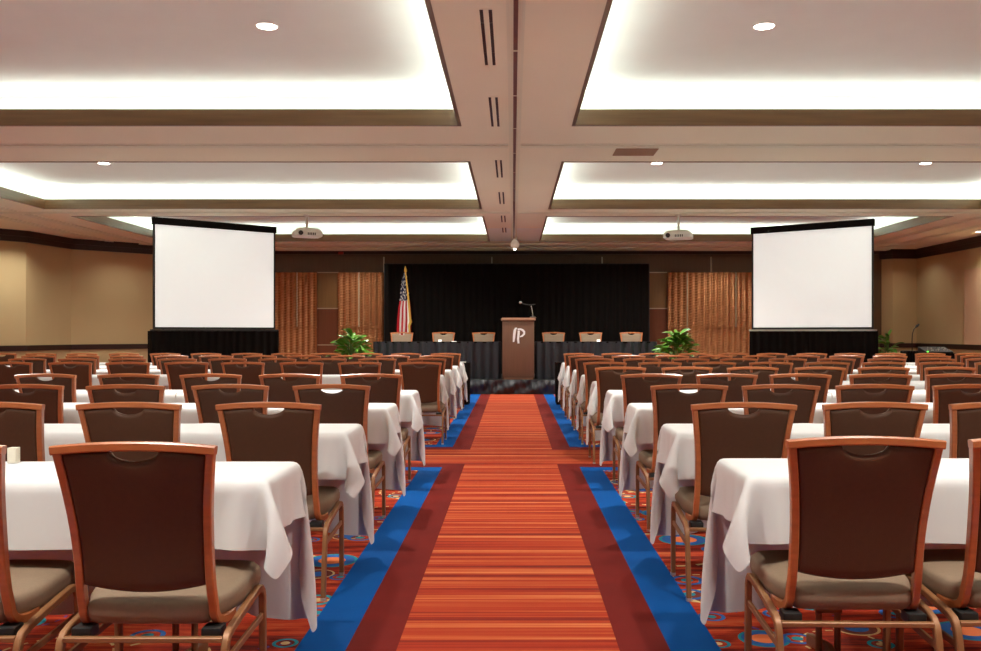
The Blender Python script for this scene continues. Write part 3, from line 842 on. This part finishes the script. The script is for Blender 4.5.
# ---------------------------------------------------------------- flag
fd = 20.75; fs = F / fd
t = thing('flag_on_pole', 'red, white and blue flag with gold fringe on a pole by the black backdrop', 'flag', ((408 - CX) / fs, fd, DZ + .002))
def fq(px, py, y=0): return ((px - 408) / fs, y, H - (py - CY) / fs - DZ)
m = MB(); m.lathe(.09, 0, [(.17, 0), (.17, .02), (.06, .05), (.03, .12)]); m.build('base', M['gold'], t)
m = MB(); m.tube([(.09, 0, .05), fq(409.8, 320), fq(405.6, 272)], .013, 8); m.build('pole', M['gold'], t)
m = MB(); m.tube([fq(405.6, 273), fq(405.5, 271), fq(405.4, 269.5), fq(405.2, 266)], .02, 8, [.012, .035, .03, .004]); m.build('finial', M['gold'], t)
edgeL = [(272, 404.6), (280, 402.2), (290, 401), (300, 400.2), (308, 398.7), (320, 397.6), (331, 397.2), (352, 396.8)]
edgeR = [(272, 406.6), (280, 407.6), (290, 408.6), (300, 409.8), (310, 410.8), (320, 411.6), (331, 411.2), (352, 411)]
rows = []; NU = 48; NV = 30
for j in range(NV + 1):
    v = j / NV; py = 272 + 72 * v
    a, b = interp(edgeL, py), interp(edgeR, py); r = []
    for i in range(NU + 1):
        u = i / NU
        r.append(fq(a + (b - a) * (u + .02 * math.sin(u * 25)), py + (2.5 * math.sin(u * 9) if j == NV else 0), -.03 - (.015 + .05 * v) * math.sin(u * 2 * PI * 3.3 + 1 + v)))
    rows.append(r)
m = MB(); m.grid(rows); o = m.build('flag', M['flag'], t, angle=180)
uvl = o.data.uv_layers.new(name='UVMap'); n_ = NU + 1
for lp in o.data.loops:
    i = lp.vertex_index; uvl.data[lp.index].uv = ((i % n_) / NU, 1 - (i // n_) / NV)
m = MB(); fr = []
pth = [(406.0, 272), (407.3, 284), (408.6, 296), (409.7, 308), (410.6, 318), (411.2, 322), (409.6, 326), (410.2, 333), (410, 342)]
m.sweep([fq(x, y, -.10) for x, y in pth], .045, .02, (1, 0, 0), taper=[.6, .7, .8, .9, 1, 1.5, 1.2, .9, .9]); m.build('fringe', M['gold'], t)

# ---------------------------------------------------------------- plants
def plant(x, y, lab, h=1.27, spread=.50, n=110, seed=1, tilt=0):
    rng = random.Random(seed)
    t = thing('potted_plant', lab, 'plant', (x, y, 0), group='leafy plants in pots at the stage')
    m = MB(); m.lathe(0, 0, [(.13, 0), (.15, .02), (.19, .50), (.205, .52), (.205, .55), (.18, .55), (.17, .50)]); m.build('pot', M['pot'], t)
    m = MB(); m.lathe(0, 0, [(.17, .49), (.17, .515), (.05, .53)]); m.build('soil', M['soil'], t)
    f = MB(); st = MB()
    for k in range(n):
        az = rng.uniform(0, 2 * PI); el = rng.uniform(.0, 1.0)
        reach = spread * (.35 + .65 * (1 - el ** 2.2)) * rng.uniform(.75, 1.08)
        zt = .62 + (h - .70) * el * rng.uniform(.8, 1.05)
        L = rng.uniform(.24, .36); W = L * rng.uniform(.15, .21)
        dirv = Vector((math.cos(az), math.sin(az), 0))
        base = dirv * max(.02, reach - L * .75) + Vector((0, 0, zt - L * .12 * (1 - el)))
        st.tube([dirv * .04 + Vector((0, 0, .52)), dirv * (reach * .25) + Vector((0, 0, (zt + .52) / 2 + .03)), base], .004, 5)
        slope = .15 + .85 * el + rng.uniform(-.25, .25); side = Vector((-dirv.y, dirv.x, 0)) * rng.choice((1, 1, -1)); tw = rng.uniform(-.7, .7)
        side = (side * math.cos(tw) + Vector((0, 0, 1)) * math.sin(tw)).normalized()
        pts = []; p = base.copy(); a = slope
        for i in range(8):
            v = i / 7; wv = W * math.sin(PI * min(1, .08 + v * .92)) ** .75 if i < 7 else .002
            dn = dirv * math.cos(a) + Vector((0, 0, 1)) * math.sin(a)
            up = dn.cross(side).normalized()
            pts.append([tuple(p - side * wv + up * wv * .35), tuple(p - side * wv * .5 + up * wv * .1), tuple(p), tuple(p + side * wv * .5 + up * wv * .1), tuple(p + side * wv + up * wv * .35)])
            p = p + dn * (L / 7); a -= rng.uniform(.12, .24)
        f.grid(pts)
    f.build('foliage', M['leaf'], t, angle=180); st.build('stems', M['stem'], t)
plant(-3.24, 18.05, 'bushy green leafy plant beside the stage on the flag side', seed=3)
plant(3.28, 18.05, 'bushy green leafy plant beside the stage away from the flag', seed=9)
plant(8.88, 21.3, 'dim leafy plant in the dark corner behind the floor microphone', seed=5, h=1.3, spread=.40, n=36)

# ---------------------------------------------------------------- projection screens
def screen(xl, yl, xr, yr, lab, seed):
    L = math.hypot(xr - xl, yr - yl); rz = math.atan2(yr - yl, xr - xl)
    t = thing('projection_screen', lab, 'projection screen', (xl, yl, 0), rz, 'white projection screens with black skirts')
    zb, ztop, zt = 1.36, 3.235, 3.365
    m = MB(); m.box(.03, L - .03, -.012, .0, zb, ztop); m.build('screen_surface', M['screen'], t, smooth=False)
    m = MB(); m.box(0, .032, -.02, .02, zb - .04, ztop); m.box(L - .032, L, -.02, .02, zb - .04, ztop); m.box(.032, L - .032, -.02, .02, zb - .04, zb); m.box(.032, L - .032, .001, .02, zb, ztop); m.build('frame', M['blackpl'], t, smooth=False)
    m = MB(); m.box(-.015, L + .015, -.05, .05, ztop, zt, .008); m.build('top_valance', M['drape'], t)
    m = MB(); m.box(-.04, L + .05, -.07, .05, zb - .075, zb - .042, .004); m.build('tray', M['alu'] if seed == 2 else M['blackpl'], t)
    m = MB(); pleats(m, [(L + .05, .14), (L + .05, -.06), (-.05, -.06), (-.05, .14)], .01, zb - .072, .028, .15, 5, .01, seed=seed); m.build('skirt', M['drape'], t, angle=180)
    for x in (.2, L - .2):
        m = MB(); m.tube([(x, .05, 0), (x, .05, ztop)], .02, 8); m.build('leg', M['blackpl'], t)
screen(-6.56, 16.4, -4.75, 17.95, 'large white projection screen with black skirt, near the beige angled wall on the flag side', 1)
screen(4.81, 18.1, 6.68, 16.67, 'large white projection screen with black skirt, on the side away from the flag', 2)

# ---------------------------------------------------------------- ceiling projectors
def projector(px, py, d, rz, lab):
    p = at(px, py, d)
    t = thing('ceiling_projector', lab, 'projector', (p.x, d, p.z), rz, 'white projectors hanging from the ceiling')
    m = MB()
    def rg(k, z): return [(x * k, y * k, z) for x, y in ((.235, -.16), (.235, .12), (.17, .18), (-.17, .18), (-.235, .12), (-.235, -.16), (-.19, -.19), (.19, -.19))]
    m.loft([rg(.93, -.075), rg(1, -.06), rg(1, 0), rg(.9, .04), rg(.72, .07)]); m.build('body', M['white'], t)
    m = MB()
    for k in range(5): m.box(-.03 + k * .03, -.015 + k * .03, -.197, -.186, -.05, -.01)
    m.build('vent_slots', M['slot'], t, smooth=False)
    m = MB(); m.loft([[(-.15 + .04 * math.cos(k * PI / 8), -.205 + dy, -.02 + .04 * math.sin(k * PI / 8)) for k in range(16)] for dy in (0, .02)]); m.build('connector_panel', M['slot'], t)
    m = MB(); m.box(-.09, .09, -.06, .06, .07, .085, .004); m.build('mount_plate', M['white'], t)
    m = MB(); m.tube([(0, 0, .08), (0, 0, ZC - p.z)], .022, 12); m.build('pole', M['white'], t)
    m = MB(); m.lathe(0, 0, [(.06, ZC - p.z - .02), (.06, ZC - p.z)]); m.build('ceiling_plate', M['white'], t)
projector(307, 233, 15.62, .45, 'white projector hanging from a pole, nearer the flag')
projector(678.5, 235, 15.62, -.35, 'white projector hanging from a pole above the plant away from the flag')

t = thing('alarm_light', 'tiny red alarm light high on the stage wall near the flag-side relief panels', 'alarm', (wx(341.5), YF - .05, 3.225))
m = MB(); m.box(-.06, .06, -.05, 0, -.03, .03, .008); m.build('housing', M['redbox'], t)

# ---------------------------------------------------------------- black side tables in front of the rows
def side_table(x0, x1, lab, top):
    t = thing('skirted_side_table', lab, 'table', ((x0 + x1) / 2, 15.62, 0), group='black skirted side tables at the aisle')
    h = (x1 - x0) / 2
    m = MB(); m.box(-h, h, 0, .5, .70, .735, .004); m.build('table_top', M['drape'], t)
    m = MB(); pleats(m, [(h + .01, .5), (h + .01, -.01), (-h - .01, -.01), (-h - .01, .5)], .005, .736, .012, .08, 5, .02, seed=7); m.build('skirt', M['drape'], t, angle=180)
    if top:
        n_ = thing('paper_sheet', 'white paper lying on the black side table at the end of the flag-side rows', 'paper', (x1 - .10, 15.67, .736))
        m = MB(); m.box(-.07, .05, -.03, .12, 0, .012, .002); m.build('sheets', M['white'], n_)
side_table(-1.9, -.77, 'black skirted side table in front of the flag-side rows, touching the aisle', True)
side_table(.76, 1.9, 'black skirted side table in front of the rows away from the flag, touching the aisle', False)

# ---------------------------------------------------------------- floor microphone and sound desk
sy = 17.4; ss = F / sy
t = thing('gooseneck_lectern_box', 'black draped stand with a gooseneck microphone near the far beige wall', 'microphone stand', ((911 - CX) / ss, sy, 0))
m = MB(); pleats(m, [(.12, .2), (.12, -.1), (-.12, -.1), (-.12, .2)], .005, .90, .008, .06, 4, .01, seed=2); m.build('drape', M['drape'], t, angle=180)
m = MB(); m.box(-.12, .12, -.1, .2, .885, .91, .004); m.build('top', M['blackpl'], t)
def g(px, py): return ((px - 911) / ss, 0, H - (py - CY) / ss)
m = MB(); m.tube([g(912.2, 351), g(912, 342), g(912.4, 334), g(913.8, 329.5), g(916.2, 326.8)], .0095, 8); m.build('gooseneck', M['blackpl'], t)
m = MB(); m.tube([g(915.6, 327.4), g(917, 326), g(919, 324.2)], .02, 8, [.014, .026, .018]); m.build('microphone_head', M['blackpl'], t)
t = thing('sound_desk', 'low black draped table beside the floor microphone', 'table', ((938 - CX) / ss, sy, 0))
m = MB(); m.box(-.32, .32, -.2, .35, .83, .86, .004); m.build('table_top', M['drape'], t)
m = MB(); pleats(m, [(.33, .35), (.33, -.21), (-.33, -.21), (-.33, .35)], .005, .862, .012, .08, 4, .02, seed=12); m.build('skirt', M['drape'], t, angle=180)
t = thing('audio_mixer', 'small audio mixer with one green light on the black table by the far wall', 'mixer', ((936 - CX) / ss, sy - .02, .861))
m = MB(); m.loft([[(-.27, -.15, 0), (.25, -.15, 0), (.25, .2, 0), (-.27, .2, 0)], [(-.27, -.15, .03), (.25, -.15, .03), (.25, .2, .12), (-.27, .2, .12)]]); m.build('body', M['blackpl'], t, smooth=False)
m = MB(); rng = random.Random(4)
for k in range(22): x = -.20 + .42 * rng.random(); y = -.10 + .25 * rng.random(); z = .03 + (y + .15) * .257; m.box(x - .008, x + .008, y - .008, y + .008, z, z + .018, .002)
m.build('knobs', M['alu'], t)
m = MB(); m.box(-.255, -.225, -.158, -.149, .02, .045); m.build('indicator_lamp', M['led'], t, smooth=False)

# ---------------------------------------------------------------- world, view
w = bpy.data.worlds.new('world'); scene.world = w; w.use_nodes = True
w.node_tree.nodes['Background'].inputs[0].default_value = (.02, .018, .015, 1); w.node_tree.nodes['Background'].inputs[1].default_value = 1
scene.view_settings.view_transform = 'Standard'; scene.view_settings.look = 'None'; scene.view_settings.gamma = 1; scene.view_settings.use_curve_mapping = False
scene.view_settings.exposure = 0.62
scene.cycles.use_denoising = True; scene.cycles.max_bounces = 7; scene.cycles.diffuse_bounces = 5; scene.cycles.glossy_bounces = 3
scene.cycles.sample_clamp_indirect = 8; scene.cycles.caustics_reflective = False; scene.cycles.caustics_refractive = False
